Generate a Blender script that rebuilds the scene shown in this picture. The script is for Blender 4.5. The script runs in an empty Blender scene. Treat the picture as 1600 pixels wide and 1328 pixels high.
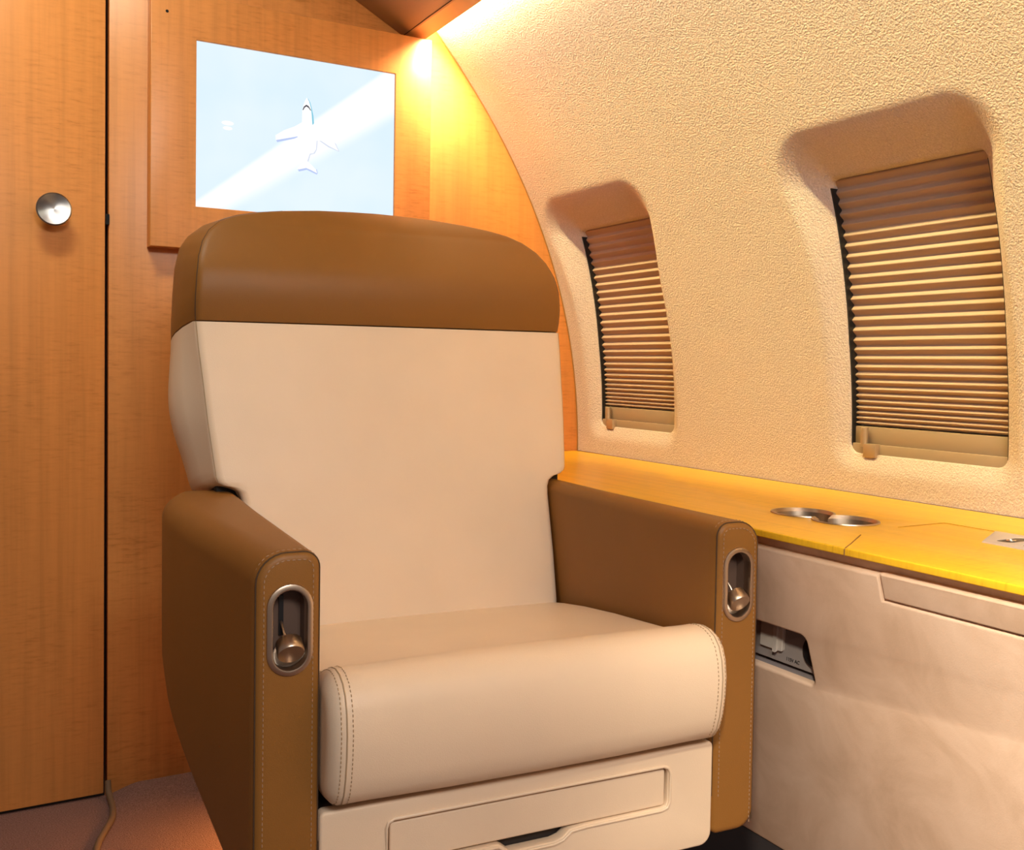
import bpy, bmesh, math, random
import numpy as np
from mathutils import Vector, Matrix

random.seed(4)
SC = bpy.context.scene
COL = SC.collection

# ------------------------------------------------------------------ camera
F_PX, PSI, PITCH, ROLL, CY = 1535.72, 0.508823, 0.0317442, 0.0158714, 620.463
EYE = 0.8
cam_data = bpy.data.cameras.new('camera')
cam = bpy.data.objects.new('camera', cam_data)
COL.objects.link(cam)
fw = Vector((math.sin(PSI)*math.cos(PITCH), math.cos(PSI)*math.cos(PITCH), -math.sin(PITCH)))
rt = Vector((math.cos(PSI), -math.sin(PSI), 0.0))
up = rt.cross(fw)
c_, s_ = math.cos(ROLL), math.sin(ROLL)
rt, up = c_*rt + s_*up, -s_*rt + c_*up
m = Matrix((rt, up, -fw)).transposed().to_4x4()
m.translation = Vector((0, 0, EYE))
cam.matrix_world = m
cam_data.sensor_fit = 'HORIZONTAL'
cam_data.sensor_width = 36.0
cam_data.lens = F_PX/1600*36.0
cam_data.shift_y = -(664-CY)/1600
cam_data.clip_start = 0.02
SC.camera = cam

# ------------------------------------------------------------------ colour, world, lamps
SC.view_settings.view_transform = 'Standard'
SC.view_settings.look = 'None'
SC.view_settings.exposure = 0.10
SC.view_settings.gamma = 1.0
SC.view_settings.use_curve_mapping = False

world = bpy.data.worlds.new('world')
SC.world = world
world.use_nodes = True
wb = world.node_tree.nodes['Background']
wb.inputs[0].default_value = (1.0, 0.75, 0.62, 1)
wb.inputs[1].default_value = 0.18


def area(name, loc, target, sx, sy, power, color, spread=180):
    d = bpy.data.lights.new(name, 'AREA')
    d.shape = 'RECTANGLE'
    d.size, d.size_y = sx, sy
    d.energy = power
    d.color = color
    d.spread = math.radians(spread)
    o = bpy.data.objects.new(name, d)
    COL.objects.link(o)
    o.location = loc
    v = Vector(target) - Vector(loc)
    o.rotation_euler = v.to_track_quat('-Z', 'Y').to_euler()
    return o


# warm strip in the cove between the overhead bin and the side wall (long side along the cabin)
cove = area('cove_light', (0.832, 0.75, 1.510), (0.90, 0.75, 1.0), 0.02, 2.3, 46.0, (1.0, 0.80, 0.26), 104)
cove.rotation_euler = (0, math.radians(2), 0)
# ceiling lamp before the door, and two added fill lights
area('suede_fill_light', (-0.05, -0.05, 1.40), (0.95, 0.36, 0.26), 0.12, 0.12, 5.0, (1.0, 0.89, 0.68), 50)  # unseen spot added to brighten the suede panel
area('aft_fill_light', (0.15, -0.9, 1.74), (0.55, 1.0, 0.55), 0.7, 0.35, 22.0, (1.0, 0.97, 0.92))  # soft fill added behind the camera, towards the seat front
area('door_light', (0.0, 1.35, 1.87), (0.0, 1.80, 1.25), 0.4, 0.2, 5.2, (1.0, 0.97, 0.78), 130)
wash = area('cove_wash_light', (0.838, 0.75, 1.503), (0.95, 0.75, 1.44), 0.012, 2.3, 8.0, (1.0, 0.83, 0.45))
wash.rotation_euler = (0, math.radians(-58), 0)
area('cove_end_light', (0.862, 1.82, 1.474), (0.84, 1.915, 1.28), 0.014, 0.10, 1.9, (1.0, 0.65, 0.42), 108)
area('floor_light', (0.64, 1.62, 0.20), (0.42, 1.58, 0.0), 0.05, 0.16, 1.2, (1.0, 0.42, 0.10), 85)

# ------------------------------------------------------------------ materials


def s2l(c):
    return tuple(((v/255+0.055)/1.055)**2.4 if v > 10 else v/255/12.92 for v in c)


def mat(name, rgb, rough=0.5, metal=0.0, spec=0.5):
    M = bpy.data.materials.new(name)
    M.use_nodes = True
    b = M.node_tree.nodes['Principled BSDF']
    b.inputs['Base Color'].default_value = (*rgb, 1)
    b.inputs['Roughness'].default_value = rough
    b.inputs['Metallic'].default_value = metal
    b.inputs['Specular IOR Level'].default_value = spec
    return M


def nd(M, t, **kw):
    n = M.node_tree.nodes.new(t)
    for k, v in kw.items():
        if hasattr(n, k):
            setattr(n, k, v)
        else:
            n.inputs[k].default_value = v
    return n


def lk(M, a, b):
    M.node_tree.links.new(a, b)


def coords(M, scale=(1, 1, 1)):
    tc = nd(M, 'ShaderNodeTexCoord')
    mp = nd(M, 'ShaderNodeMapping')
    mp.inputs['Scale'].default_value = scale
    lk(M, tc.outputs['Object'], mp.inputs['Vector'])
    return mp.outputs['Vector']


def ramp(M, fac, stops):
    r = nd(M, 'ShaderNodeValToRGB')
    cr = r.color_ramp
    while len(cr.elements) < len(stops):
        cr.elements.new(0.5)
    for e, (p, c) in zip(cr.elements, stops):
        e.position = p
        e.color = (*c, 1)
    lk(M, fac, r.inputs['Fac'])
    return r.outputs['Color']


def bump(M, h, strength, dist):
    b = nd(M, 'ShaderNodeBump')
    b.inputs['Strength'].default_value = strength
    b.inputs['Distance'].default_value = dist
    lk(M, h, b.inputs['Height'])
    lk(M, b.outputs['Normal'], M.node_tree.nodes['Principled BSDF'].inputs['Normal'])


def bc(M):
    return M.node_tree.nodes['Principled BSDF'].inputs['Base Color']


def wood(name, base, grain_axis, rough=0.32, spec=0.4):
    """figured maple: soft long bands along the grain, fine flecks across it"""
    M = mat(name, base, rough, 0, spec)
    g = [64, 64, 64]
    g[grain_axis] = 2.2
    f = [30, 30, 30]
    f[grain_axis] = 190
    n1 = nd(M, 'ShaderNodeTexNoise', Scale=1.0, Detail=5.0, Roughness=0.6)
    lk(M, coords(M, g), n1.inputs['Vector'])
    n2 = nd(M, 'ShaderNodeTexNoise', Scale=1.0, Detail=3.0, Roughness=0.65)
    lk(M, coords(M, f), n2.inputs['Vector'])
    n3 = nd(M, 'ShaderNodeTexNoise', Scale=3.0, Detail=2.0)
    lk(M, coords(M), n3.inputs['Vector'])
    b = np.array(base)
    c1 = ramp(M, n1.outputs['Fac'], [(0.30, tuple(b*0.86)), (0.52, tuple(b*0.98)), (0.75, tuple(np.minimum(b*1.05, 1)))])
    c2 = ramp(M, n2.outputs['Fac'], [(0.26, (0.66, 0.58, 0.50)), (0.44, (0.92, 0.90, 0.88)), (0.62, (1, 1, 1))])
    # flecks come and go in patches
    msk = ramp(M, n3.outputs['Fac'], [(0.35, (0.15,)*3), (0.65, (0.85,)*3)])
    mx = nd(M, 'ShaderNodeMix', data_type='RGBA', blend_type='MULTIPLY')
    lk(M, msk, mx.inputs['Factor'])
    lk(M, c1, mx.inputs['A'])
    lk(M, c2, mx.inputs['B'])
    lk(M, mx.outputs['Result'], bc(M))
    bump(M, n2.outputs['Fac'], 0.03, 0.001)
    return M


def leather(name, base, rough=0.42):
    M = mat(name, base, rough, 0, 0.32)
    n = nd(M, 'ShaderNodeTexNoise', Scale=5.0, Detail=3.0)
    lk(M, coords(M), n.inputs['Vector'])
    b = np.array(base)
    lk(M, ramp(M, n.outputs['Fac'], [(0.3, tuple(b*0.95)), (0.7, tuple(b*1.04))]), bc(M))
    v = nd(M, 'ShaderNodeTexVoronoi', Scale=900.0)
    lk(M, coords(M), v.inputs['Vector'])
    n2 = nd(M, 'ShaderNodeTexNoise', Scale=14.0, Detail=2.0)
    lk(M, coords(M), n2.inputs['Vector'])
    ad = nd(M, 'ShaderNodeMath', operation='MULTIPLY_ADD')
    lk(M, n2.outputs['Fac'], ad.inputs[0])
    ad.inputs[1].default_value = 6.0
    lk(M, v.outputs['Distance'], ad.inputs[2])
    bump(M, ad.outputs[0], 0.12, 0.0006)
    return M


WOOD_V = wood('maple_veneer', (0.70, 0.285, 0.076), 2)
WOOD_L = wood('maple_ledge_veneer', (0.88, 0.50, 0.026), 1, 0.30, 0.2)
BROWN = leather('brown_leather', (0.262, 0.112, 0.023), 0.47)
CREAM = leather('cream_leather', (0.80, 0.63, 0.465), 0.42)
THREAD_B = mat('brown_thread', (0.36, 0.22, 0.13), 0.7)
THREAD_C = mat('cream_thread', (0.42, 0.28, 0.16), 0.7)
SEAM_B = mat('brown_seam', (0.07, 0.035, 0.014), 0.8)
SEAM_C = mat('cream_seam', (0.40, 0.28, 0.17), 0.7)
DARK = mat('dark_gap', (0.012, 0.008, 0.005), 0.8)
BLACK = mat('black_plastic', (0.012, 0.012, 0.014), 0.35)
BRONZE = mat('satin_metal', (0.52, 0.41, 0.32), 0.34, 1.0)
PULLM = mat('pull_metal', (0.50, 0.38, 0.27), 0.38, 0.6)
CUPM = mat('cup_metal', (0.30, 0.23, 0.17), 0.38, 1.0)
STEEL = mat('brushed_steel', (0.70, 0.66, 0.62), 0.28, 1.0)
RECESS = mat('recess_plastic', (0.12, 0.07, 0.05), 0.5)
GREYP = mat('grey_plastic', (0.24, 0.205, 0.215), 0.55)
LGREYP = mat('light_grey_plastic', (0.58, 0.53, 0.50), 0.45)
IVORY = mat('ivory_plate', (0.55, 0.47, 0.40), 0.5, 0.0, 0.3)
BIN = mat('bin_leather', (0.40, 0.25, 0.12), 0.5)
HOLE = mat('black_hole', (0.004, 0.004, 0.004), 0.9)


def wall_fabric():
    M = mat('boucle_fabric', (0.76, 0.62, 0.45), 0.85, 0, 0.25)
    n = nd(M, 'ShaderNodeTexNoise', Scale=330.0, Detail=2.5, Roughness=0.6)
    lk(M, coords(M), n.inputs['Vector'])
    n2 = nd(M, 'ShaderNodeTexNoise', Scale=420.0, Detail=2.0)
    lk(M, coords(M), n2.inputs['Vector'])
    lk(M, ramp(M, n2.outputs['Fac'], [(0.3, (0.55, 0.455, 0.43)), (0.55, (0.62, 0.52, 0.50)), (0.75, (0.70, 0.60, 0.59))]), bc(M))
    bump(M, n.outputs['Fac'], 0.7, 0.0050)
    return M


def suede():
    M = mat('suede', (0.60, 0.44, 0.33), 0.95, 0, 0.15)
    n = nd(M, 'ShaderNodeTexNoise', Scale=9.0, Detail=6.0, Roughness=0.62, Distortion=0.7)
    lk(M, coords(M), n.inputs['Vector'])
    lk(M, ramp(M, n.outputs['Fac'], [(0.34, (0.64, 0.44, 0.315)), (0.5, (0.72, 0.51, 0.38)), (0.66, (0.78, 0.57, 0.44))]), bc(M))
    n2 = nd(M, 'ShaderNodeTexNoise', Scale=600.0, Detail=2.0)
    lk(M, coords(M), n2.inputs['Vector'])
    bump(M, n2.outputs['Fac'], 0.2, 0.0008)
    return M


def carpet():
    M = mat('carpet', (0.26, 0.17, 0.15), 1.0, 0, 0.1)
    n = nd(M, 'ShaderNodeTexNoise', Scale=420.0, Detail=3.0, Roughness=0.7)
    lk(M, coords(M), n.inputs['Vector'])
    lk(M, ramp(M, n.outputs['Fac'], [(0.3, (0.12, 0.068, 0.06)), (0.5, (0.205, 0.118, 0.105)), (0.7, (0.30, 0.18, 0.165))]), bc(M))
    bump(M, n.outputs['Fac'], 0.8, 0.004)
    return M


def pleat():
    M = mat('pleated_shade', (0.42, 0.30, 0.245), 0.75, 0, 0.2)
    n = nd(M, 'ShaderNodeTexNoise', Scale=900.0, Detail=1.0)
    lk(M, coords(M), n.inputs['Vector'])
    bump(M, n.outputs['Fac'], 0.1, 0.0004)
    return M


def radial_metal():
    M = mat('spun_metal', (0.36, 0.345, 0.33), 0.30, 1.0)
    b = M.node_tree.nodes['Principled BSDF']
    b.inputs['Anisotropic'].default_value = 0.95
    t = nd(M, 'ShaderNodeTangent', direction_type='RADIAL', axis='Y')
    lk(M, t.outputs['Tangent'], b.inputs['Tangent'])
    return M


def screen_mat():
    M = bpy.data.materials.new('screen_picture')
    M.use_nodes = True
    nt = M.node_tree
    for n in list(nt.nodes):
        nt.nodes.remove(n)
    out = nd(M, 'ShaderNodeOutputMaterial')
    em = nd(M, 'ShaderNodeEmission')
    em.inputs['Strength'].default_value = 1.0
    lk(M, em.outputs[0], out.inputs['Surface'])
    tc = nd(M, 'ShaderNodeTexCoord')
    sx = nd(M, 'ShaderNodeSeparateXYZ')
    lk(M, tc.outputs['Object'], sx.inputs[0])      # object space: x 0..0.392, z 0..0.304

    def mth(op, a, b=None, c=None):
        n = nd(M, 'ShaderNodeMath', operation=op)
        for i, v in enumerate((a, b, c)):
            if v is None:
                continue
            if isinstance(v, (int, float)):
                n.inputs[i].default_value = v
            else:
                lk(M, v, n.inputs[i])
        return n.outputs[0]
    x, z = sx.outputs['X'], sx.outputs['Z']
    # distance above the lower border and below the upper border of the diagonal light beam
    top = mth('SUBTRACT', mth('MULTIPLY_ADD', x, 0.80, 0.012), z)
    bot = mth('SUBTRACT', z, mth('MULTIPLY_ADD', x, 0.66, -0.026))
    a = nd(M, 'ShaderNodeMapRange', interpolation_type='SMOOTHSTEP')
    a.inputs['From Min'].default_value = -0.004
    a.inputs['From Max'].default_value = 0.014
    lk(M, top, a.inputs['Value'])
    b = nd(M, 'ShaderNodeMapRange', interpolation_type='SMOOTHSTEP')
    b.inputs['From Min'].default_value = -0.03
    b.inputs['From Max'].default_value = 0.018
    lk(M, bot, b.inputs['Value'])
    beam = mth('MULTIPLY', a.outputs[0], b.outputs[0])
    n = nd(M, 'ShaderNodeTexNoise', Scale=7.0, Detail=2.0)
    lk(M, tc.outputs['Object'], n.inputs['Vector'])
    sky = ramp(M, n.outputs['Fac'], [(0.35, s2l((219, 238, 254))), (0.65, s2l((228, 242, 255)))])
    mx = nd(M, 'ShaderNodeMix', data_type='RGBA')
    lk(M, beam, mx.inputs['Factor'])
    lk(M, sky, mx.inputs['A'])
    mx.inputs['B'].default_value = (1.05, 1.05, 1.05, 1)
    lk(M, mx.outputs['Result'], em.inputs['Color'])
    return M


def emit(name, rgb, s=1.0):
    M = bpy.data.materials.new(name)
    M.use_nodes = True
    nt = M.node_tree
    for n in list(nt.nodes):
        nt.nodes.remove(n)
    out = nd(M, 'ShaderNodeOutputMaterial')
    em = nd(M, 'ShaderNodeEmission')
    em.inputs['Color'].default_value = (*rgb, 1)
    em.inputs['Strength'].default_value = s
    lk(M, em.outputs[0], out.inputs['Surface'])
    return M


FABRIC = wall_fabric()
SUEDE = suede()
CARPET = carpet()
PLEAT = pleat()
SPUN = radial_metal()
SCREEN = screen_mat()
STRIP = emit('light_strip_glow', (1.0, 0.80, 0.42), 25.0)

# ------------------------------------------------------------------ mesh helpers


def finish(name, bm, mats, parent=None, loc=None, angle=38, rot=None):
    bmesh.ops.remove_doubles(bm, verts=bm.verts, dist=1e-6)
    bmesh.ops.recalc_face_normals(bm, faces=bm.faces)
    lim = math.radians(angle)
    for f in bm.faces:
        f.smooth = True
    for e in bm.edges:
        e.smooth = not (len(e.link_faces) == 2 and e.calc_face_angle(0) > lim)
    me = bpy.data.meshes.new(name)
    bm.to_mesh(me)
    bm.free()
    o = bpy.data.objects.new(name, me)
    for M in (mats if isinstance(mats, (list, tuple)) else [mats]):
        me.materials.append(M)
    COL.objects.link(o)
    if parent:
        o.parent = parent
    if loc:
        o.location = loc
    if rot:
        o.rotation_euler = rot
    return o


def box(bm, x0, x1, y0, y1, z0, z1, bevel=0.0, seg=3):
    vs = [bm.verts.new((x, y, z)) for x in (x0, x1) for y in (y0, y1) for z in (z0, z1)]
    fs = [(0, 1, 3, 2), (4, 6, 7, 5), (0, 4, 5, 1), (2, 3, 7, 6), (0, 2, 6, 4), (1, 5, 7, 3)]
    faces = [bm.faces.new([vs[i] for i in f]) for f in fs]
    if bevel:
        es = {e for f in faces for e in f.edges}
        bmesh.ops.bevel(bm, geom=list(es), offset=bevel, segments=seg, affect='EDGES', profile=0.5)
    return bm


def loft(bm, rings, cap0=True, cap1=True, mi=0):
    rv = [[bm.verts.new(p) for p in r] for r in rings]
    n = len(rv[0])
    for a, b in zip(rv[:-1], rv[1:]):
        for i in range(n):
            f = bm.faces.new((a[i], a[(i+1) % n], b[(i+1) % n], b[i]))
            f.material_index = mi
    if cap0:
        bm.faces.new(rv[0][::-1]).material_index = mi
    if cap1:
        bm.faces.new(rv[-1]).material_index = mi
    return rv


def tube(bm, pts, r, seg=8, closed=False, mi=0, cap=True):
    pts = [Vector(p) for p in pts]
    n = len(pts)
    rings = []
    ref = None
    for i, p in enumerate(pts):
        if closed:
            t = pts[(i+1) % n] - pts[i-1]
        else:
            t = pts[min(i+1, n-1)] - pts[max(i-1, 0)]
        t.normalize()
        if ref is None:
            ref = t.orthogonal().normalized()
        ref = (ref - t*ref.dot(t)).normalized()
        b = t.cross(ref)
        rr = r[i] if isinstance(r, (list, tuple)) else r
        rings.append([p + (ref*math.cos(2*math.pi*k/seg) + b*math.sin(2*math.pi*k/seg))*rr for k in range(seg)])
    if closed:
        rings.append(rings[0])
        loft(bm, rings, False, False, mi)
    else:
        loft(bm, rings, cap, cap, mi)
    return bm


def rrect(x0, x1, z0, z1, radii, n=6):
    """rounded rectangle in 2D, ccw from lower right; radii: (low left, low right, up right, up left)"""
    if not isinstance(radii, (list, tuple)):
        radii = (radii,)*4
    out = []
    for (cx, cz, sx, sz, r, a0) in ((x1, z0, -1, 1, radii[1], -90), (x1, z1, -1, -1, radii[2], 0),
                                    (x0, z1, 1, -1, radii[3], 90), (x0, z0, 1, 1, radii[0], 180)):
        for k in range(n+1):
            a = math.radians(a0 + 90*k/n)
            out.append((cx + sx*r + r*math.cos(a), cz + sz*r + r*math.sin(a)))
    return out


def inset(poly, d):
    """move a ccw polygon's vertices inwards by d along the vertex normals"""
    n = len(poly)
    out = []
    for i in range(n):
        p0, p1, p2 = poly[i-1], poly[i], poly[(i+1) % n]
        nx = ny = 0.0
        for a, b in ((p0, p1), (p1, p2)):
            dx, dy = b[0]-a[0], b[1]-a[1]
            l = math.hypot(dx, dy) or 1
            nx += -dy/l
            ny += dx/l
        l = math.hypot(nx, ny) or 1
        out.append((p1[0] + nx/l*d, p1[1] + ny/l*d))
    return out


def plate(name, outline, holes, thick, M, fn, parent=None, bevel=0.0, angle=38):
    """flat sheet with holes: 2D curve filled and thickened, mapped by fn(u, v, w) with w in 0..thick"""
    cu = bpy.data.curves.new('tmp', 'CURVE')
    cu.dimensions = '2D'
    cu.fill_mode = 'BOTH'
    for lp in [outline] + holes:
        sp = cu.splines.new('POLY')
        sp.points.add(len(lp)-1)
        for p, q in zip(sp.points, lp):
            p.co = (q[0], q[1], 0, 1)
        sp.use_cyclic_u = True
    cu.extrude = thick/2 - bevel
    cu.bevel_depth = bevel
    cu.bevel_resolution = 3
    cu.offset = -bevel
    ob = bpy.data.objects.new('tmp', cu)
    COL.objects.link(ob)
    dg = bpy.context.evaluated_depsgraph_get()
    dg.update()
    me = bpy.data.meshes.new_from_object(ob.evaluated_get(dg))
    bm = bmesh.new()
    bm.from_mesh(me)
    bpy.data.objects.remove(ob)
    bpy.data.curves.remove(cu)
    bpy.data.meshes.remove(me)
    for v in bm.verts:
        v.co = Vector(fn(v.co.x, v.co.y, v.co.z + thick/2))
    return finish(name, bm, M, parent, angle=angle)


def empty(name, loc, label, cat, rz=0.0, group=None):
    o = bpy.data.objects.new(name, None)
    o.empty_display_size = 0.05
    COL.objects.link(o)
    o.location = loc
    o.rotation_euler = (0, 0, rz)
    tag(o, label, cat, group)
    return o


def tag(o, label, cat, group=None):
    o['label'] = label
    o['category'] = cat
    if group:
        o['group'] = group
    return o


def struct(o):
    o['kind'] = 'structure'
    return o


# ------------------------------------------------------------------ room shell
B = 1.915                      # plane of the bulkhead
WP = (-0.11080632, -0.1593622, 0.31038488, 1.13950036)


def wall_x(z):
    return ((WP[0]*z + WP[1])*z + WP[2])*z + WP[3]


def ss(t):
    t = np.clip(t, 0, 1)
    return t*t*(3-2*t)


WIN = [(0.984, 0.139), (1.706, 0.1325)]     # centre along the cabin, half width
WZ0, WZ1, WR = 0.668, 1.104, 0.018


def win_depth(z):
    return np.interp(z, [WZ0, 0.85, WZ1], [0.012, 0.022, 0.047])


# carpet, with its edge swelling up along the bulkhead
bm = bmesh.new()
xs = np.concatenate([np.linspace(-1.2, 0.1, 14), np.linspace(0.15, 0.5, 30), np.linspace(0.55, 1.2, 14)])
ys = np.concatenate([np.linspace(-0.6, 1.6, 23), np.linspace(1.63, B, 16)])
gv = {}
for i, x in enumerate(xs):
    for j, y in enumerate(ys):
        z = 0.014*float(ss((x-0.225)/0.06))*float(ss((y-1.80)/0.11)) 
        gv[i, j] = bm.verts.new((x, y, z))
for i in range(len(xs)-1):
    for j in range(len(ys)-1):
        bm.faces.new((gv[i, j], gv[i+1, j], gv[i+1, j+1], gv[i, j+1]))
struct(finish('floor', bm, CARPET, angle=80))

# bulkhead: wood partition right of the door, closed above and behind it
bm = bmesh.new()
box(bm, 0.2285, 1.32, B, B+0.04, -0.02, 1.95, 0.0015, 2)
struct(finish('wall_front', bm, WOOD_V))
bm = bmesh.new()
box(bm, -1.25, 0.30, B+0.045, B+0.06, -0.02, 1.95)
struct(finish('wall_front_reveal', bm, DARK))

# curved side wall with the two sunken window openings
zg = sorted(set(np.round(np.concatenate([np.arange(0.6065, 1.66, 0.006), np.arange(WZ0-0.012, WZ0+0.026, 0.0015),
                                         np.arange(WZ1-0.026, WZ1+0.014, 0.0015)]), 5)))
yl = [np.arange(-0.5, B-0.0005, 0.008), [B-0.0005]]
for cy, hw in WIN:
    for e in (cy-hw, cy+hw):
        yl.append(np.arange(e-0.024, e+0.024, 0.0015))
    yl.append(np.arange(cy-hw-0.07, cy+hw+0.07, 0.005))
yg = sorted(set(np.round(np.concatenate(yl), 5)))
yg = [y for y in yg if y <= B-0.0005]
Y, Z = np.meshgrid(np.array(yg), np.array(zg), indexing='ij')
X = wall_x(Z)
for cy, hw in WIN:
    zc, hz = (WZ0+WZ1)/2, (WZ1-WZ0)/2
    qy, qz = np.abs(Y-cy)-(hw-WR), np.abs(Z-zc)-(hz-WR)
    sd = np.hypot(np.maximum(qy, 0), np.maximum(qz, 0)) + np.minimum(np.maximum(qy, qz), 0) - WR
    D = win_depth(Z)
    wid = 0.032 + 0.034*ss((Z-0.95)/0.2)
    f = (1-np.clip(sd/wid, 0, 1))
    f = f*f*(1.9-0.9*f)
    X = X + np.where(sd > 0, D*f, D + 0.03*ss(-sd/0.005))
bm = bmesh.new()
gv = [[bm.verts.new((X[i, j], Y[i, j], Z[i, j])) for j in range(len(zg))] for i in range(len(yg))]
for i in range(len(yg)-1):
    for j in range(len(zg)-1):
        bm.faces.new((gv[i][j], gv[i+1][j], gv[i+1][j+1], gv[i][j+1]))
struct(finish('wall_right', bm, FABRIC, angle=85))
# thin edge trim where the wall lining meets the bulkhead
bm = bmesh.new()
tube(bm, [(wall_x(z)-0.0005, B-0.0015, z) for z in np.linspace(0.608, 1.62, 60)], 0.0016, 6)
struct(finish('trim_1', bm, mat('edge_trim', (0.30, 0.16, 0.05), 0.6)))

bm = bmesh.new()
box(bm, -1.25, 0.30, -0.6, B+0.06, 1.90, 1.95)
struct(finish('ceiling', bm, mat('ceiling_lining', (0.75, 0.66, 0.54), 0.8)))

# ------------------------------------------------------------------ door in the bulkhead
door = empty('door_1', (0.222, B-0.006, 0.0), 'flush maple door left of the monitor, with a round metal knob', 'door')
del door['label'], door['category']
struct(door)
bm = bmesh.new()
box(bm, -0.90, 0.0, 0.0, 0.035, 0.006, 1.88, 0.002, 2)
finish('door_panel', bm, WOOD_V, door)
# knob: turned metal disc on a short neck
kn = bpy.data.objects.new('door_knob', None)
prof = [(0.0, -0.034), (0.010, -0.0345), (0.020, -0.0352), (0.0262, -0.0358), (0.0282, -0.0345), (0.0286, -0.032), (0.0278, -0.029),
        (0.022, -0.020), (0.014, -0.012), (0.012, -0.006), (0.016, -0.002), (0.017, 0.0)]
bm = bmesh.new()
rings = [[(r*math.cos(2*math.pi*k/48), y, r*math.sin(2*math.pi*k/48)) for k in range(48)] for r, y in prof if r > 0]
loft(bm, rings)
kn = finish('door_knob', bm, SPUN, door, loc=(-0.086, 0, 1.058))
bm = bmesh.new()
box(bm, 0.0005, 0.0075, 0.003, 0.012, 1.043, 1.062, 0.0005, 1)
finish('latch', bm, HOLE, door)

# ------------------------------------------------------------------ monitor on the bulkhead
mon = empty('monitor', (0.294, B, 1.007), 'lit flat screen in a raised maple frame on the bulkhead', 'monitor')
MX0, MX1, MZ0, MZ1, MT = 0.294, 0.846, 1.007, 1.470, 0.035
SX0, SX1, SZ0, SZ1 = 0.3742, 0.7662, 1.085, 1.389
plate('frame', [(0, 0), (MX1-MX0, 0), (MX1-MX0, MZ1-MZ0), (0, MZ1-MZ0)],
      [[(SX0-MX0, SZ0-MZ0), (SX1-MX0, SZ0-MZ0), (SX1-MX0, SZ1-MZ0), (SX0-MX0, SZ1-MZ0)]],
      MT, WOOD_V, lambda u, v, w: (u, -w, v), mon, bevel=0.0015)
bm = bmesh.new()
tube(bm, [(0.028, -MT-0.0002, 0.4245), (0.028, -MT+0.002, 0.4245)], 0.0028, 12)
finish('sensor', bm, HOLE, mon)

# the screen with its picture (sky, light beam and a jet seen from above)
W_, H_ = SX1-SX0, SZ1-SZ0
bm = bmesh.new()
box(bm, 0.0006, W_-0.0006, 0, 0.004, 0.0006, H_-0.0006)


def pic(u, v):          # picture position in 0..1, v down
    return (u*W_, (1-v)*H_)


def cutout(poly, mi, lift, dx=0, dz=0):
    ps = [pic(u, v) for u, v in poly]
    f = bm.faces.new([bm.verts.new((x+dx, -lift, z+dz)) for x, z in ps])
    f.material_index = mi


def P(zx, zy):          # reading of the zoomed photograph (400..560 x 130..280) into picture units
    px, py = 400 + zx/1417*160, 130 + zy/1328*150
    u = (px-307.5)/309.5
    top, botm = 62.5+52.5*u, 320.5+13*u
    return (u, (py-top)/(botm-top))


fus = [(640, 160), (672, 210), (700, 300), (712, 400), (722, 520), (800, 590), (900, 650), (1040, 760), (1095, 862), (960, 800), (850, 735), (785, 725),
       (775, 850), (740, 900), (690, 905), (655, 1005), (720, 1060), (780, 1120), (795, 1165), (700, 1120), (640, 1098), (540, 1120),
       (510, 1112), (570, 1050), (620, 1000), (610, 900), (560, 860), (548, 780), (540, 690), (510, 680), (220, 735), (215, 670), (330, 600), (480, 545),
       (575, 490), (580, 330), (595, 260), (615, 205)]
wing_sh = [(220, 725), (515, 672), (520, 690), (470, 712), (240, 762)]
nose_sh = [(655, 165), (690, 225), (712, 300), (735, 400), (745, 500), (728, 525), (705, 470), (700, 380)]
tail_sh = [(520, 1105), (640, 1085), (760, 1140), (790, 1108), (805, 1165), (790, 1182), (650, 1122), (540, 1148)]
body_sh = [(780, 725), (800, 735), (790, 850), (760, 905), (700, 920), (672, 1015), (640, 1005), (680, 900), (740, 885)]
wing2_sh = [(800, 720), (860, 728), (1078, 838), (1035, 750), (1060, 770), (1112, 875), (950, 815)]
cutout([P(*p) for p in wing_sh], 3, 0.0003)
cutout([P(*p) for p in nose_sh], 2, 0.0003)
cutout([P(*p) for p in tail_sh], 3, 0.0003)
cutout([P(*p) for p in body_sh], 5, 0.0003)
cutout([P(*p) for p in wing2_sh], 5, 0.0003)
cutout([P(*p) for p in fus], 1, 0.0006)
cutout([P(*p) for p in [(582, 325), (600, 280), (635, 255), (668, 275), (705, 335), (690, 330), (665, 297), (635, 279), (610, 297), (595, 328)]], 4, 0.0008)
for zx, zy, rx, ry in ((353, 189, 9, 3.6), (353, 197, 7, 3)):
    u = (zx-307.5)/309.5
    top, botm = 62.5+52.5*u, 320.5+13*u
    cu, cv = u, (zy-top)/(botm-top)
    cutout([(cu + rx/309*math.cos(a), cv + ry/258*math.sin(a)) for a in np.linspace(0, 2*math.pi, 16, endpoint=False)], 1, 0.0004)
finish('screen', bm, [SCREEN, emit('picture_white', (1, 1, 1), 1.0), emit('picture_teal', s2l((130, 200, 220)), 1.0),
                      emit('picture_blue', s2l((185, 200, 240)), 1.0), emit('picture_dark', s2l((80, 76, 84)), 1.0),
                      emit('picture_grey', s2l((214, 220, 236)), 1.0)], mon, loc=(SX0-MX0, -MT+0.0035, SZ0-MZ0))

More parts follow.
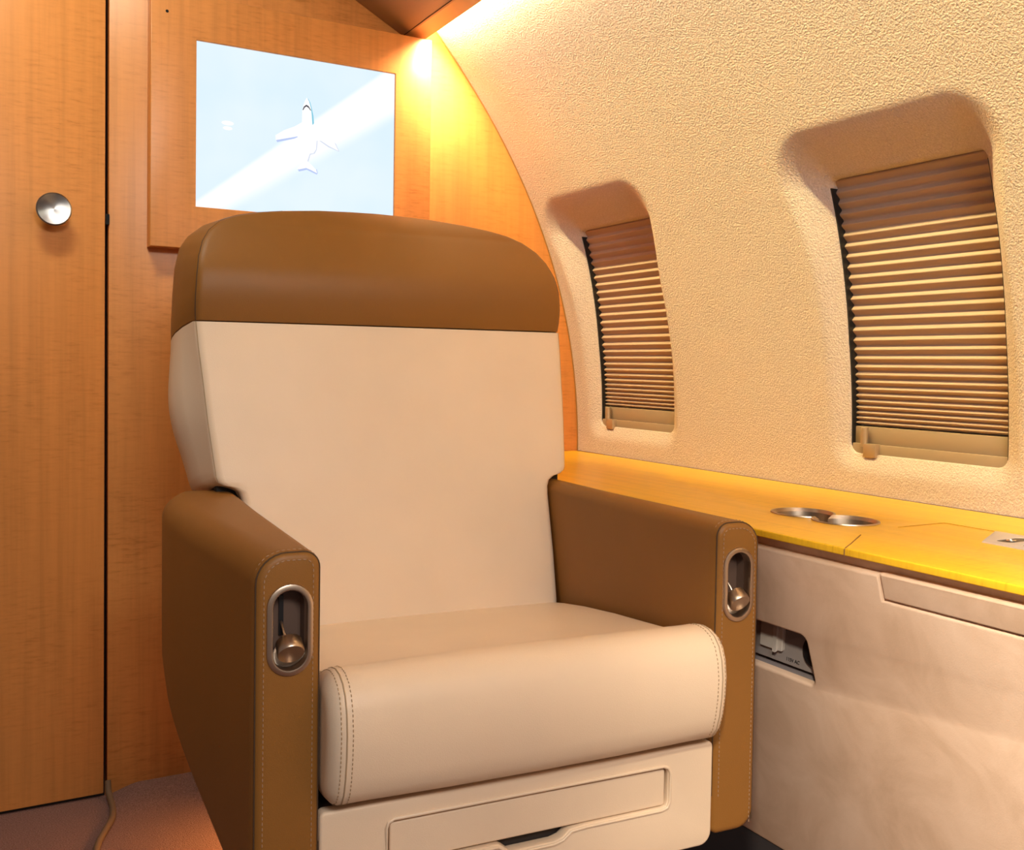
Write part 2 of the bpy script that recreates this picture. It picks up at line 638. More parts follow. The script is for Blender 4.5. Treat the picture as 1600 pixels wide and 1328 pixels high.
# ------------------------------------------------------------------ overhead bin and cove strip
ob = empty('overhead_bin', (0.82, 0.6, 1.484), 'brown overhead bin with an angled underside, lit from the cove behind it', 'overhead bin')
prof = [(0.8485, 1.4835), (0.846, 1.4815), (0.800, 1.4785), (0.793, 1.4805), (0.691, 1.533), (0.50, 1.63), (0.30, 1.73), (0.10, 1.90),
        (0.50, 1.90), (0.66, 1.64), (0.765, 1.56), (0.808, 1.510)]
bm = bmesh.new()
loft(bm, [[(x-0.82, y-0.6, z-1.484) for x, z in prof] for y in (-0.55, B-0.001)])
finish('bin_body', bm, BIN, ob, angle=12)
bm = bmesh.new()
tube(bm, [(0.795-0.82, y-0.6, 1.4795-1.484) for y in (-0.55, B-0.002)], 0.0011, 6)
finish('seam', bm, SEAM_B, ob)
bm = bmesh.new()
box(bm, 0.808, 0.826, -0.40, 1.90, 1.534, 1.538)
tag(finish('cove_light_strip', bm, STRIP), 'glowing warm light strip tucked behind the overhead bin edge', 'light')

# ------------------------------------------------------------------ side ledge
LZ = 0.606
LX0, LX1 = 0.845, 1.2425


def fig8(r, c1, c2, n=40):
    """outline of two overlapping circles, ccw"""
    c1, c2 = Vector(c1), Vector(c2)
    d = (c2-c1)
    L = d.length
    a = math.acos(min(1.0, L/2/r))
    base = math.atan2(d.y, d.x)
    pts = []
    for k in range(n+1):
        t = base + a + (2*math.pi-2*a)*k/n
        pts.append((c1.x + r*math.cos(t), c1.y + r*math.sin(t)))
    for k in range(n+1):
        t = base + math.pi + a + (2*math.pi-2*a)*k/n
        pts.append((c2.x + r*math.cos(t), c2.y + r*math.sin(t)))
    return pts


CUP1, CUP2, CR = (0.998, 0.9705), (0.998, 0.8965), 0.0408
hole = fig8(CR, CUP1, CUP2)
led = empty('side_ledge', (1.0, 0.7, LZ), 'long yellow maple ledge running under the two windows', 'ledge')


def led_fn(u, v, w):
    return (u-1.0, v-0.7, w-0.009)


YC = 0.759      # cross joint of the hinged front leaf
groove = [(1.018, -0.45), (1.110, -0.45), (1.110, 0.835), (1.018, 0.835)]
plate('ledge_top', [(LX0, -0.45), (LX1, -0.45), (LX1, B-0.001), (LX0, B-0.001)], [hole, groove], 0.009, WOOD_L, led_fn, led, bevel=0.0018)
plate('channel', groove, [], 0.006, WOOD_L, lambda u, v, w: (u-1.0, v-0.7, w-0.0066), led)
bm = bmesh.new()
tube(bm, [(LX0-1.0005, YC-0.7, -0.0085), (LX0-1.0005, YC-0.7, -0.0022), (LX0-1.0+0.0015, YC-0.7, 0.0), (0.873-1, YC+0.016-0.7, 0.0), (0.901-1, YC+0.034-0.7, 0.0), (0.929-1, YC+0.052-0.7, 0.0)], 0.0008, 6)
finish('joint', bm, mat('joint_brown', (0.22, 0.10, 0.025), 0.8), led)  # dark brown line of the cross joint

cup = empty('cup_holder', (1.0, 0.918, LZ), 'double steel cup holder sunk into the yellow maple ledge', 'cup holder')


def to_cup(p, z):
    return (p[0]-1.0, p[1]-0.918, z)


bm = bmesh.new()
o1 = fig8(CR+0.0022, CUP1, CUP2)
i1 = fig8(CR-0.0006, CUP1, CUP2)
i2 = fig8(CR-0.0030, CUP1, CUP2)
loft(bm, [[to_cup(p, 0.0002) for p in o1], [to_cup(p, 0.0016) for p in inset(o1, 0.0006)], [to_cup(p, 0.0016) for p in i1],
          [to_cup(p, -0.003) for p in i2]], False, False)
finish('rim', bm, BRONZE, cup)
bm = bmesh.new()
loft(bm, [[to_cup(p, 0.0010) for p in i1], [to_cup(p, -0.004) for p in i2], [to_cup(p, -0.055) for p in fig8(CR-0.0034, CUP1, CUP2)],
          [to_cup(p, -0.058) for p in fig8(CR-0.0039, CUP1, CUP2, 40)]], False, True)
finish('cup_wall', bm, CUPM, cup)

# control plate in the ledge
ctl = empty('control_plate', (1.063, 0.62, LZ), 'pale switch plate with an audio jack set in the ledge at the right edge', 'control plate')
jx0, jx1, jy0, jy1 = 1.042-1.063, 1.090-1.063, 0.6975-0.62, 0.7165-0.62
plate('plate', [(1.022-1.063, -0.18), (1.107-1.063, -0.18), (1.107-1.063, 0.757-0.62), (1.104-1.063, 0.7585-0.62), (1.024-1.063, 0.719-0.62), (1.022-1.063, 0.717-0.62)], [rrect(jx0, jx1, jy0, jy1, 0.008), rrect(jx0-0.002, jx1, 0.60-0.62, 0.682-0.62, 0.003)],
      0.006, IVORY, lambda u, v, w: (u, v, w-0.0050), ctl, bevel=0.0006)
bm = bmesh.new()
box(bm, jx0-0.001, jx1+0.001, jy0-0.001, jy1+0.001, -0.0048, 0.0004)
jk = finish('jack_recess', bm, BLACK, ctl)
bm = bmesh.new()
jc = (1.060-1.063, 0.707-0.62)
tube(bm, [(jc[0] + 0.0042*math.cos(t), jc[1] + 0.0042*math.sin(t), 0.0008) for t in np.linspace(0, 2*math.pi, 20, endpoint=False)], 0.0013, 8, True)
finish('jack_ring', bm, STEEL, jk)
bm = bmesh.new()
box(bm, jx0-0.003, jx1+0.001, 0.599-0.62, 0.683-0.62, -0.0048, 0.0004)
dsp = finish('display_window', bm, mat('dark_display', (0.05, 0.045, 0.02), 0.2), ctl)
bm = bmesh.new()
tube(bm, [(1.056-1.063, 0.655-0.62, 0.0002), (1.056-1.063, 0.655-0.62, 0.0012)], 0.0022, 12)
finish('indicator', bm, mat('green_indicator', (0.25, 0.55, 0.05), 0.3), dsp)

# ------------------------------------------------------------------ suede side panel below the ledge
PT, PB = Vector((0.8515, 0, 0.594)), Vector((0.990, 0, 0.1345))
pdir = (PB-PT).normalized()              # runs down the panel
pnor = Vector((pdir.z, 0, -pdir.x))      # towards the cabin
if pnor.x > 0:
    pnor = -pnor
PLEN = (PB-PT).length


def on_panel(y, t, w):                   # w = height above the panel face, towards the cabin
    q = PT + pdir*t + pnor*w
    return (q.x, y, q.z)


pan = empty('sidewall_panel', (0.97, 0.7, 0.08), 'pinkish beige suede sidewall panel under the ledge beside the seat', 'wall panel')


def pan_fn(u, v, w):
    q = on_panel(u, v, w-0.02)
    return (q[0]-0.97, q[1]-0.7, q[2]-0.08)


CB = rrect(0.8535, 1.030, 0.1205, 0.187, 0.009)      # cubby opening (y, distance down the panel)
DRW = [(-0.45, 0.0), (0.7205, 0.0), (0.7205, 0.0375), (-0.45, 0.0375)]
plate('panel_skin', [(-0.45, 0.028), (-0.45, PLEN), (B-0.002, PLEN), (B-0.002, 0.028), (0.7205, 0.028), (0.7205, 0.0385), (-0.45, 0.0385)][::-1] if False else
      [(-0.45, 0.0420), (0.7215, 0.0420), (0.7215, 0.012), (B-0.002, 0.012), (B-0.002, PLEN), (-0.45, PLEN)],
      [CB], 0.02, SUEDE, pan_fn, pan, bevel=0.004)
plate('panel_drawer', rrect(-0.45, 0.7195, 0.010, 0.0402, 0.002), [], 0.02, SUEDE, lambda u, v, w: pan_fn(u, v, w+0.0005), pan, bevel=0.0025)
bm = bmesh.new()
q0 = [on_panel(0, t, w) for t, w in ((-0.001, -0.009), (0.06, -0.009), (0.06, -0.019), (-0.001, -0.019))]
loft(bm, [[(q[0]-0.97, y-0.7, q[2]-0.08) for q in q0] for y in (-0.45, B-0.002)])
finish('panel_rail', bm, SUEDE, pan)
bm = bmesh.new()
loft(bm, [[(x-0.97, y-0.7, z-0.08) for x, z in ((0.991, 0.136), (1.03, 0.136), (1.03, 0.0), (0.998, 0.0))] for y in (-0.45, B-0.002)])
finish('kick_strip', bm, mat('kick_carpet', (0.035, 0.028, 0.03), 0.95), pan)

# power socket box inside the cubby
sok = empty('power_outlet', on_panel(0.94, 0.155, -0.03), 'grey power outlet box recessed in the suede panel beside the seat', 'power outlet')
SO = Vector(on_panel(0.94, 0.155, -0.03))


def cub(y, t, w):
    return tuple(Vector(on_panel(y, t, w)) - SO)


bm = bmesh.new()
ci = rrect(0.8530, 1.0305, 0.120, 0.1875, 0.009)
ce = rrect(0.8575, 1.0255, 0.1245, 0.183, 0.006)
loft(bm, [[cub(u, v, -0.004) for u, v in ci], [cub(u, v, -0.055) for u, v in ce]], False, True)
box_o = finish('outlet_box', bm, GREYP, sok)


def face(u, v, w=0.0):
    """tilted face plate of the outlet: leans towards the cabin at its foot"""
    y = 0.8575 + u
    t = 0.1285 + v
    return cub(y, t, -0.036 + 0.020*(v/0.055) + w)


fq = rrect(0.0, 0.118, 0.0, 0.052, 0.003)
bm = bmesh.new()
loft(bm, [[face(u, v, 0) for u, v in fq], [face(u, v, 0.003) for u, v in fq], [face(u, v, 0.004) for u, v in inset(fq, 0.001)]])
fp = finish('face_plate', bm, mat('outlet_plate', (0.30, 0.265, 0.265), 0.5), sok)
bm = bmesh.new()
fq = rrect(0.060, 0.100, 0.006, 0.037, 0.002)
loft(bm, [[face(u, v, 0.004) for u, v in fq], [face(u, v, 0.008) for u, v in fq], [face(u, v, 0.009) for u, v in inset(fq, 0.001)]])
fq2 = rrect(0.068, 0.074, 0.004, 0.038, 0.001)
loft(bm, [[face(u, v, 0.008) for u, v in fq2], [face(u, v, 0.012) for u, v in fq2]])
finish('socket_flap', bm, LGREYP, fp)
bm = bmesh.new()
cj = (0.008, 0.024)
for r0, r1, w0, w1 in ((0.017, 0.017, 0.004, 0.009), (0.009, 0.007, 0.009, 0.013)):
    loft(bm, [[face(cj[0]+r*math.cos(t), cj[1]+r*math.sin(t), w) for t in np.linspace(0, 2*math.pi, 32, endpoint=False)] for r, w in ((r0, w0), (r1, w1))])
finish('round_socket', bm, BLACK, fp)
# small dark lettering under the flap
tx = bpy.data.curves.new('tmp', 'FONT')
tx.body = '115V AC'
tx.size = 0.0062
tx.extrude = 0.0002
to = bpy.data.objects.new('tmp', tx)
COL.objects.link(to)
dg = bpy.context.evaluated_depsgraph_get()
dg.update()
me = bpy.data.meshes.new_from_object(to.evaluated_get(dg))
bm = bmesh.new()
bm.from_mesh(me)
bpy.data.objects.remove(to)
bpy.data.curves.remove(tx)
bpy.data.meshes.remove(me)
for v in bm.verts:
    v.co = Vector(face(0.056 - v.co.x, 0.0470 - v.co.y, 0.0043 + v.co.z))
finish('lettering', bm, BLACK, fp)

# ------------------------------------------------------------------ pleated window shades
SLIM = 0.014        # the shade hangs this far behind the lip of the opening


def shade(cy, hw, label):
    z0 = WZ0
    t = empty('window_shade', (wall_x(z0)+float(win_depth(z0))+SLIM, cy, z0), label, 'window shade', group='pleated window shades')
    base = Vector(t.location)

    def sx(z, extra=0.0):
        return wall_x(z) + float(win_depth(z)) + SLIM + extra - base.x
    y0, y1 = -hw-0.004, hw-0.0035
    # pleats: even on top, squeezed together towards the rail
    zs = [WZ1+0.002]
    step = 0.0166
    while zs[-1] > z0+0.046:
        k = (zs[-1]-(z0+0.04))/0.40
        zs.append(zs[-1] - step*(0.40 + 0.60*min(1.0, max(0, k)/0.42)))
    pts = []
    for i, z in enumerate(zs[:-1]):
        zn = zs[i+1]
        h = z-zn
        flat = 0.8 if i < 3 else 1.0
        amp = 0.0068*flat
        # a blunt fold: out to a soft ridge, short top face, longer under face
        pts += [(z, 0.0), (z-h*0.10, -0.0002), (z-h*0.42, -amp*0.93), (z-h*0.50, -amp), (z-h*0.58, -amp*0.95), (z-h*0.93, -0.0004)]
    pts.append((zs[-1], 0))
    bm = bmesh.new()
    cols = [[bm.verts.new((sx(z, e+0.004), y, z-z0)) for z, e in pts] for y in np.linspace(y0+0.004, y1, 5)]
    for a, b in zip(cols[:-1], cols[1:]):
        for i in range(len(pts)-1):
            bm.faces.new((a[i], a[i+1], b[i+1], b[i]))
    finish('pleated_fabric', bm, PLEAT, t, angle=30)
    # bottom rail in two steps
    bm = bmesh.new()
    box(bm, sx(z0+0.035)-0.004, sx(z0+0.035)+0.010, y0+0.002, y1, 0.016, 0.044, 0.001, 2)
    box(bm, sx(z0+0.01)-0.010, sx(z0+0.01)+0.012, y0+0.001, y1+0.002, -0.006, 0.0165, 0.0015, 2)
    rail = finish('bottom_rail', bm, mat('shade_rail', (0.31, 0.225, 0.165), 0.55), t)
    # black strips painting the shaded gap along both edges of the opening
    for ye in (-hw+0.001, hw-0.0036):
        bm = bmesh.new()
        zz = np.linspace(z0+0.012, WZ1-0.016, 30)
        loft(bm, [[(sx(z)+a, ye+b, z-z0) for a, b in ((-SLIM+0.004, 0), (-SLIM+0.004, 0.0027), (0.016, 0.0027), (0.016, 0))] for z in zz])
        finish('edge_gap_shadow', bm, BLACK, t)
    # pull: round post standing on a square catch, near the far end
    yh = y1-0.026
    bm = bmesh.new()
    xh = sx(z0+0.02)-0.013
    tube(bm, [(xh, yh, 0.012), (xh, yh, 0.0425), (xh, yh, 0.0435)], [0.0058, 0.0058, 0.0048], 20)
    box(bm, xh-0.007, xh+0.006, yh-0.027, yh-0.003, -0.004, 0.0175, 0.001, 2)
    finish('pull', bm, PULLM, t)
    return t


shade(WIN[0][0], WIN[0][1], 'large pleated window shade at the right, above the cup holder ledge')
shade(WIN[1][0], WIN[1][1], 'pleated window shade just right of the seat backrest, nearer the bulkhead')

# ------------------------------------------------------------------ seat
SEAT_ROT = -0.0619
seat = empty('cabin_seat', (0.53022, 0.88611, 0.0), 'cream and brown leather cabin armchair with a wide headrest band', 'armchair', SEAT_ROT)
GAP = 0.233


def arm_section(y, side):
    xo = float(np.interp(y, [0, 0.10, 0.22, 0.34, 0.40, 0.44, 0.47, 0.49, 0.50], [0.295, 0.3065, 0.321, 0.333, 0.3345, 0.331, 0.322, 0.308, 0.29]))
    if side > 0:
        xo = float(np.interp(y, [0, 0.46, 0.49, 0.50], [0.295, 0.277, 0.270, 0.262]))
    zb = float(np.interp(y, [0, 0.30, 0.36, 0.40, 0.44, 0.50], [0.252, 0.338, 0.368, 0.40, 0.44, 0.50]))
    zt = 0.622 + 0.002*float(ss((y-0.25)/0.2))
    zt -= 0.04*float(ss((y-0.46)/0.05))**2
    xi = GAP + 0.012*float(ss((y-0.44)/0.06))
    return xi, xo, zb, zt


def stitch_run(bm, pts, gap=0.0052, ln=0.0030, r=0.00062):
    """row of separate short stitches along a path"""
    pts = [Vector(p) for p in pts]
    acc = 0.0
    nxt = 0.001
    for a, b in zip(pts[:-1], pts[1:]):
        L = (b-a).length
        while nxt < acc+L:
            p = a + (b-a)*((nxt-acc)/L)
            d = (b-a).normalized()
            tube(bm, [p-d*ln/2, p, p+d*ln/2], [r*0.6, r, r*0.6], 5)
            nxt += gap
        acc += L


def racetrack(cx, cz, hw, hh, n=14):
    out = []
    for k in range(n+1):
        a = math.pi*k/n
        out.append((cx+hw*math.cos(a), cz+(hh-hw)+hw*math.sin(a)))
    for k in range(n+1):
        a = math.pi + math.pi*k/n
        out.append((cx+hw*math.cos(a), cz-(hh-hw)+hw*math.sin(a)))
    return out


def make_arm(side):
    """side -1: left of the seat in the photograph, +1: right"""
    S = side
    bm = bmesh.new()
    rings = []

    def sec(y, ins):
        xi, xo, zb, zt = arm_section(max(y, 0), side)
        rs = (0.010, 0.024, 0.030, 0.017)
        p = rrect(xi, xo, zb, zt, rs, 8)
        return inset(p, ins) if ins else p
    prof = [(0.0, 0.0090), (0.0004, 0.0060), (0.0016, 0.0034), (0.004, 0.0012), (0.0075, 0.0)]
    ys = [0.02, 0.05, 0.1, 0.16, 0.22, 0.28, 0.32, 0.35, 0.375, 0.40, 0.42, 0.44, 0.455, 0.47, 0.48, 0.49, 0.496, 0.50]
    for y, ins in prof:
        rings.append([(S*x, y, z) for x, z in sec(y, ins)])
    for y in ys:
        rings.append([(S*x, y, z) for x, z in sec(y, 0)])
    rv = loft(bm, rings, False, True)
    # front face with the opening for the control
    HC = racetrack(S*0.2630, 0.548, 0.0175, 0.0395)
    hv = [bm.verts.new((x, 0.0, z)) for x, z in HC]
    es = []
    for loop in (rv[0], hv):
        for i in range(len(loop)):
            e = bm.edges.get((loop[i], loop[(i+1) % len(loop)])) or bm.edges.new((loop[i], loop[(i+1) % len(loop)]))
            es.append(e)
    bmesh.ops.triangle_fill(bm, use_beauty=True, use_dissolve=False, edges=es, normal=(0, -1, 0))
    arm = finish('armrest', bm, BROWN, seat, angle=50)
    # seam and stitches round the front panel
    p0 = sec(0.004, 0.0012)
    m0 = [(x, z) for x, z in p0]
    k0 = next(i for i, (x, z) in enumerate(m0) if x > 0.28 and z > 0.27)
    path = m0[k0:]
    top_end = max(i for i, (x, z) in enumerate(path) if z > 0.3)
    path = path[:top_end+1] + [(GAP+0.0012, 0.30)]

    def dense(pl, y, off):
        q = []
        for (a, b) in zip(pl[:-1], pl[1:]):
            L = math.hypot(b[0]-a[0], b[1]-a[1])
            n = max(1, int(L/0.01))
            q += [(a[0]+(b[0]-a[0])*i/n, a[1]+(b[1]-a[1])*i/n) for i in range(n)]
        q.append(pl[-1])
        return q
    path = [(0.295-0.0012, 0.262)] + path
    dp = dense(path, 0, 0)
    bm = bmesh.new()
    tube(bm, [(S*x, 0.0040, z) for x, z in dp], 0.0009, 6)
    finish('seam', bm, SEAM_B, arm)
    bm = bmesh.new()
    inner = []
    for i, (x, z) in enumerate(dp):
        a, b = dp[max(i-1, 0)], dp[min(i+1, len(dp)-1)]
        dx, dz = b[0]-a[0], b[1]-a[1]
        l = math.hypot(dx, dz) or 1
        inner.append((x - dz/l*0.0068, z + dx/l*0.0068))
    stitch_run(bm, [(S*x, -0.0002, z) for x, z in inner])
    outer = [(S*(x + (0.0009 if x > 0.28 else 0)), 0.0105, z + 0.0015*(z > 0.6)) for x, z in dp]
    stitch_run(bm, outer)
    finish('stitching', bm, THREAD_B, arm)
    # seat control: bezel, hollow, slot, lever, knob and cup
    bm = bmesh.new()
    cx = S*0.2630
    R0 = [racetrack(cx, 0.548, 0.0222, 0.0440), racetrack(cx, 0.548, 0.0216, 0.0434), racetrack(cx, 0.548, 0.0180, 0.0398), racetrack(cx, 0.548, 0.0166, 0.0384),
          racetrack(cx, 0.548, 0.0158, 0.0376), racetrack(cx, 0.548, 0.0160, 0.0378)]
    Y0 = [0.0005, -0.0016, -0.0030, -0.0026, -0.0006, 0.010]
    loft(bm, [[(x, y, z) for x, z in r] for r, y in zip(R0, Y0)], False, False)
    bez = finish('control_bezel', bm, BRONZE, arm)
    bm = bmesh.new()
    loft(bm, [[(x, 0.006, z) for x, z in racetrack(cx, 0.548, 0.0164, 0.0382)], [(x, 0.022, z) for x, z in racetrack(cx, 0.548, 0.0150, 0.0368)]], False, True)
    sl = cx - 0.004
    finish('control_hollow', bm, RECESS, arm)
    bm = bmesh.new()
    box(bm, sl-0.0022, sl+0.0022, 0.0195, 0.0218, 0.539, 0.577)
    finish('slot', bm, BLACK, arm)
    bm = bmesh.new()
    tube(bm, [(sl, 0.0195, 0.552), (sl+0.001, 0.010, 0.543), (sl+0.003, 0.005, 0.533)], 0.0013, 8)
    finish('lever', bm, BRONZE, arm)
    bm = bmesh.new()
    kc = Vector((cx+0.0005, -0.001, 0.5285))
    ax = Vector((0.0, -0.80, -0.60))
    rr = Vector((1, 0, 0))
    uu = ax.cross(rr)

    def kring(r, h):
        return [kc + ax*h + (rr*math.cos(2*math.pi*k/28) + uu*math.sin(2*math.pi*k/28))*r for k in range(28)]
    loft(bm, [kring(0.0125, -0.010), kring(0.0130, -0.002), kring(0.0130, 0.003), kring(0.0122, 0.0042), kring(0.0108, 0.0042)])
    finish('knob', bm, BRONZE, arm)
    bm = bmesh.new()
    cc = Vector((cx, 0.004, 0.5225))
    rings = []
    for k in range(7):
        a = math.pi/2*k/7
        r = 0.0155*math.cos(a)
        y = 0.011*math.sin(a)
        rings.append([(cc.x + r*math.cos(t), cc.y + y, cc.z + r*math.sin(t)) for t in np.linspace(0, 2*math.pi, 28, endpoint=False)])
    loft(bm, rings, False, True)
    finish('cup', bm, STEEL, arm)
    return arm


arm_l = make_arm(-1)
arm_r = make_arm(1)

# backrest -----------------------------------------------------------
ZK = [0.40, 0.44, 0.64, 0.79, 0.855, 0.93, 1.04]
YK = [0.366, 0.375, 0.425, 0.470, 0.490, 0.511, 0.555]


def back_y(z):
    return float(np.interp(z, ZK, YK))


# half width against height, followed as a path so that the shoulder and the crown stay clean
OUT = [(0.226, 0.425), (0.229, 0.45), (0.231, 0.52), (0.231, 0.604), (0.232, 0.616), (0.236, 0.6255), (0.246, 0.6315), (0.258, 0.6345), (0.264, 0.639), (0.2665, 0.645), (0.270, 0.675),
       (0.275, 0.72), (0.279, 0.77), (0.2835, 0.82), (0.2855, 0.8545)]
OUTH = [(0.2855, 0.8565), (0.2865, 0.87), (0.2865, 0.89), (0.2845, 0.92), (0.281, 0.945), (0.274, 0.968), (0.263, 0.986), (0.245, 1.002), (0.222, 1.0125),
        (0.19, 1.0205), (0.15, 1.027), (0.10, 1.0325), (0.05, 1.035), (0.012, 1.0358)]


def path_dense(pl, step):
    out = []
    for a, b in zip(pl[:-1], pl[1:]):
        n = max(1, int(math.hypot(b[0]-a[0], b[1]-a[1])/step))
        out += [(a[0]+(b[0]-a[0])*i/n, a[1]+(b[1]-a[1])*i/n) for i in range(n)]
    return out + [pl[-1]]


def back_ring(w, z, bulge, fwd, nfront=24):
    """plan section of the back: front face, soft front corners, bowed gussets, rounded rear"""
    yfz = back_y(z) - fwd
    crown = float(ss((z-0.985)/0.055))
    e = 0.045*(1-math.sqrt(max(0.0, 1-crown**2)))*1.0
    T = 0.135
    if z < 0.64:
        T = 0.10
    yb = back_y(z) + T - e
    yfz += e*0.8
    pts = []
    rf = min(0.012, w*0.6)
    # front from -w to w
    for k in range(nfront+1):
        u = -1 + 2*k/nfront
        xx = u*(w-rf)
        pts.append((xx, yfz - 0.007*(1-(xx/0.29)**2)))
    for k in range(1, 5):
        a = -math.pi/2 + math.pi/2*k/4
        pts.append((w-rf+rf*math.cos(a), yfz - 0.007*(1-((w-rf)/0.29)**2)+rf+rf*math.sin(a)))
    d = yb-yfz
    for t, b in ((0.28, 0.55), (0.48, 0.9), (0.62, 1.0)):
        pts.append((w+bulge*b, yfz+d*t))
    rb = min(0.035, w*0.6)
    for k in range(0, 5):
        a = math.pi/2*k/4
        pts.append((w+bulge-rb+rb*math.cos(a), yb-rb+rb*math.sin(a)))
    half = [p for p in pts if p[0] > 0 and p[1] > yfz+1e-6 and p not in pts[:nfront+1]]
    left = [(-x, y) for x, y in pts[nfront+1:]][::-1]
    zt = 0.30*(1-float(ss((z-0.89)/0.09)))*float(ss((z-0.60)/0.05))
    return [(x, y, z - zt*max(0.0, y-yfz-0.012)) for x, y in pts + left]


def bul(z):
    return (0.016 + 0.016*math.exp(-((z-0.755)/0.075)**2))*float(ss((z-0.62)/0.03))*(1-0.35*float(ss((z-0.94)/0.1)))


bm = bmesh.new()
loft(bm, [back_ring(w, z, bul(z), 0.0) for w, z in path_dense(OUT, 0.008)])
backr = finish('backrest', bm, CREAM, seat, angle=60)


def hfwd(z):      # the brown band swells forward above its lower seam
    return 0.024*max(0.0, math.sin(math.pi*min(1, max(0, (z-0.853)/0.150)))) - 0.005


bm = bmesh.new()
loft(bm, [back_ring(w, z, bul(z), hfwd(z)) for w, z in path_dense(OUTH, 0.006)])
headr = finish('headrest', bm, BROWN, seat, angle=60)
for S in (-1, 1):
    bm = bmesh.new()
    tube(bm, [(S*(w-0.0032), back_y(z)+0.0034, z) for w, z in path_dense(OUT, 0.01) if z > 0.635], 0.0010, 6)
    finish('seam', bm, SEAM_C, backr)
    bm = bmesh.new()
    hp = []
    for w, z in path_dense(OUTH, 0.008):
        if w < 0.15:
            break
        crown = float(ss((z-0.985)/0.055))
        e = 0.045*(1-math.sqrt(max(0.0, 1-crown**2)))
        hp.append((S*(w-0.0032), back_y(z)-hfwd(z)+e*0.8+0.0036, z))
    tube(bm, hp, 0.0009, 6)
    finish('seam', bm, SEAM_B, headr)
# dark block painted as shade in the gap under the wing, beside each arm
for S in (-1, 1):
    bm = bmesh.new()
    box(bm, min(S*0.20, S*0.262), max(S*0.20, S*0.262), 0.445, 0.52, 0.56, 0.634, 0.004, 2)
    finish('wing_gap_shadow', bm, DARK, seat)

# seat cushion -------------------------------------------------------
side_prof = [(0.385, 0.445), (0.34, 0.4535), (0.28, 0.4625), (0.20, 0.4715), (0.13, 0.4775), (0.085, 0.4815), (0.066, 0.4840), (0.054, 0.4870), (0.044, 0.4915), (0.034, 0.4965), (0.022, 0.5010), (0.008, 0.5035),
             (-0.006, 0.5020), (-0.018, 0.4965), (-0.027, 0.487), (-0.033, 0.472), (-0.0355, 0.452), (-0.0345, 0.430), (-0.031, 0.408), (-0.026, 0.392), (-0.018, 0.3805), (-0.006, 0.3745), (0.012, 0.372),
             (0.05, 0.372), (0.2, 0.372), (0.385, 0.372)]     # (y, z), runs over the top and down the front
side_ccw = side_prof[::-1]


def cush_ring(x, ins):
    # ins moves only the visible top/front skin inwards
    q = []
    pl = side_ccw
    pi = inset([(-y, z) for y, z in pl[::-1]], -ins)[::-1] if ins else [(-y, z) for y, z in pl]
    for (y, z) in pi:
        q.append((x, -y, z))
    return q


bm = bmesh.new()
HWS = 0.2315
RE = 0.022
stations = []
for k in range(9):
    a = math.pi/2*k/8
    stations.append((-HWS + RE*(1-math.cos(a))*0.75, RE*(1-math.sin(a))))
stations = [(x, i) for x, i in stations]
mid = [(-0.19, 0), (-0.1, -0.0015), (0, -0.002), (0.1, -0.0015), (0.19, 0)]
allst = stations + mid + [(-x, i) for x, i in stations[::-1]]
loft(bm, [cush_ring(x, i) for x, i in allst])
cush = finish('seat_cushion', bm, CREAM, seat, angle=60)
front = [(y, z) for y, z in side_prof if 0.37 < z and y < 0.07][:-2]
for S in (-1, 1):
    bm = bmesh.new()
    xs_ = S*(HWS-0.0150)
    ring = cush_ring(xs_, 0.0006)
    fr = [(xs_, p[1], p[2]) for p in ring if p[1] < 0.066][1:]
    tube(bm, fr, 0.0010, 6)
    finish('seam', bm, SEAM_C, cush)
    bm = bmesh.new()
    for dx, ii in ((0.0058, -0.0003), (-0.0050, 0.0016)):
        ring = cush_ring(S*(HWS-0.0150-dx), ii)
        run = [Vector(p) for p in ring if p[1] < 0.060][1:]
        stitch_run(bm, run, 0.0046, 0.0028, 0.0006)
    finish('stitching', bm, THREAD_C, cush)

# base with its drawer front -----------------------------------------
def base_fn(y_off):
    return lambda u, v, w: (u, 0.016 + y_off - w, v)


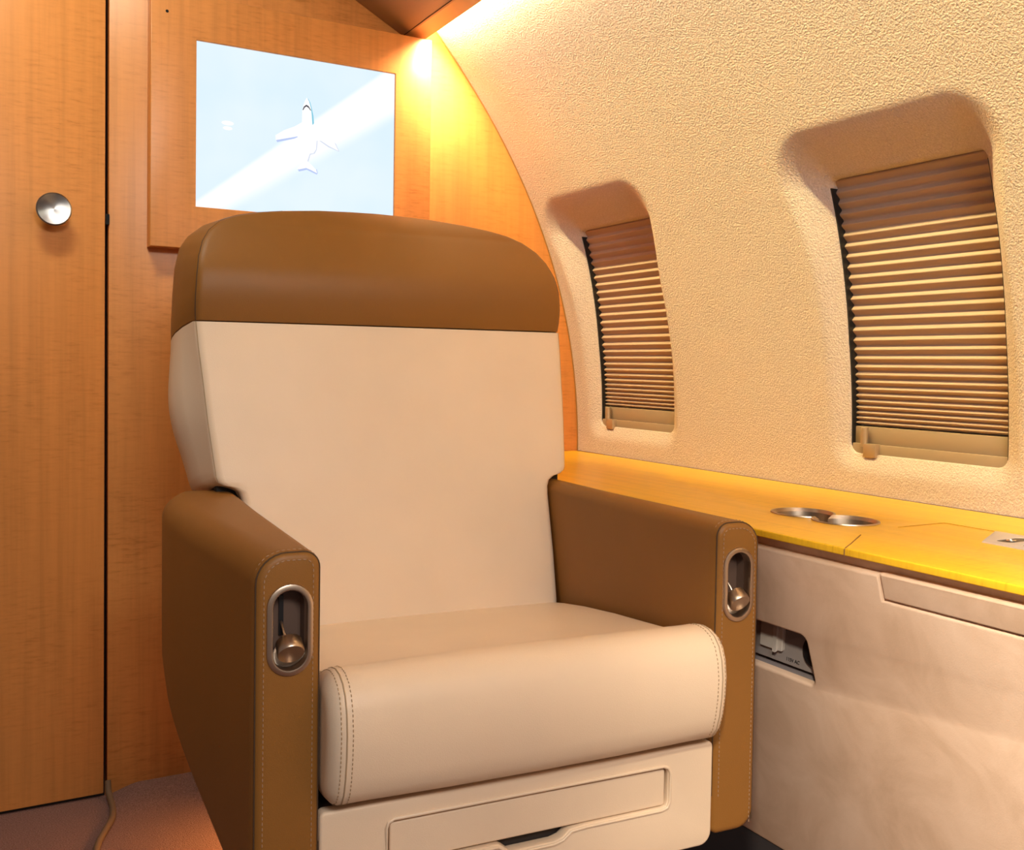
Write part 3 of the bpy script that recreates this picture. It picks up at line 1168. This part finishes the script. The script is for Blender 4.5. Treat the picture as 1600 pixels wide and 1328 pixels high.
outer = rrect(-0.2325, 0.2325, 0.10, 0.3665, (0.012, 0.012, 0.006, 0.006))
outer = rrect(-0.2325, 0.2325, 0.245, 0.3665, (0.016, 0.016, 0.006, 0.006))
op = [(-0.163, 0.2985), (-0.042, 0.2985), (-0.034, 0.2935), (-0.028, 0.2885), (0.024, 0.2885), (0.034, 0.2910), (0.044, 0.2985), (0.062, 0.3000),
      (0.162, 0.3000), (0.168, 0.3015), (0.1705, 0.307), (0.1705, 0.339), (0.168, 0.3435), (0.163, 0.3455), (-0.157, 0.3455), (-0.1615, 0.3435), (-0.163, 0.339)]
panel = plate('base_panel', outer, [op], 0.016, CREAM, base_fn(0.0), seat, bevel=0.003)
bm = bmesh.new()
tube(bm, [(u, -0.0004, v) for u, v in inset(op, -0.0025)], 0.0017, 8, True)
finish('piping', bm, CREAM, panel)
dr = rrect(-0.1605, 0.168, 0.3010, 0.3432, 0.003)
plate('drawer_front', dr, [], 0.012, CREAM, lambda u, v, w: (u, 0.0155 - w, v), seat, bevel=0.002)
bm = bmesh.new()
box(bm, -0.225, 0.225, 0.0165, 0.40, 0.252, 0.368, 0.004, 2)
finish('base_box', bm, mat('seat_base_dark', (0.03, 0.022, 0.018), 0.8), seat)
bm = bmesh.new()
box(bm, -0.15, 0.15, 0.09, 0.38, 0.012, 0.254, 0.01, 2)
finish('pedestal', bm, mat('pedestal_brown', (0.05, 0.035, 0.028), 0.7), seat)
bm = bmesh.new()
box(bm, -0.20, 0.20, 0.05, 0.42, 0.0, 0.013, 0.003, 2)
finish('floor_plate', bm, mat('plate_metal', (0.2, 0.18, 0.17), 0.5, 0.8), seat)
bm = bmesh.new()
box(bm, -0.2365, -0.2320, 0.004, 0.012, 0.338, 0.362, 0.001, 2)
finish('hinge_pin', bm, STEEL, seat)

# ------------------------------------------------------------------ cord on the carpet
bm = bmesh.new()
cp = [(0.2285, 1.905, 0.030), (0.2290, 1.893, 0.012), (0.2300, 1.875, 0.006), (0.2290, 1.84, 0.005), (0.2230, 1.80, 0.005), (0.2060, 1.755, 0.005), (0.190, 1.71, 0.005), (0.180, 1.65, 0.005), (0.178, 1.55, 0.005)]
# smooth the path
cv = []
for i in range(len(cp)-1):
    a, b, c, d = [Vector(cp[max(0, min(len(cp)-1, i+k))]) for k in (-1, 0, 1, 2)]
    for t in np.linspace(0, 1, 6, endpoint=False):
        cv.append(0.5*((2*b) + (c-a)*t + (2*a-5*b+4*c-d)*t*t + (3*b-a-3*c+d)*t**3))
cv.append(Vector(cp[-1]))
tube(bm, cv, 0.0055, 10)
tag(finish('cord', bm, mat('tan_cord', (0.13, 0.08, 0.045), 0.7)), 'tan cord running over the carpet from the foot of the door', 'cord')
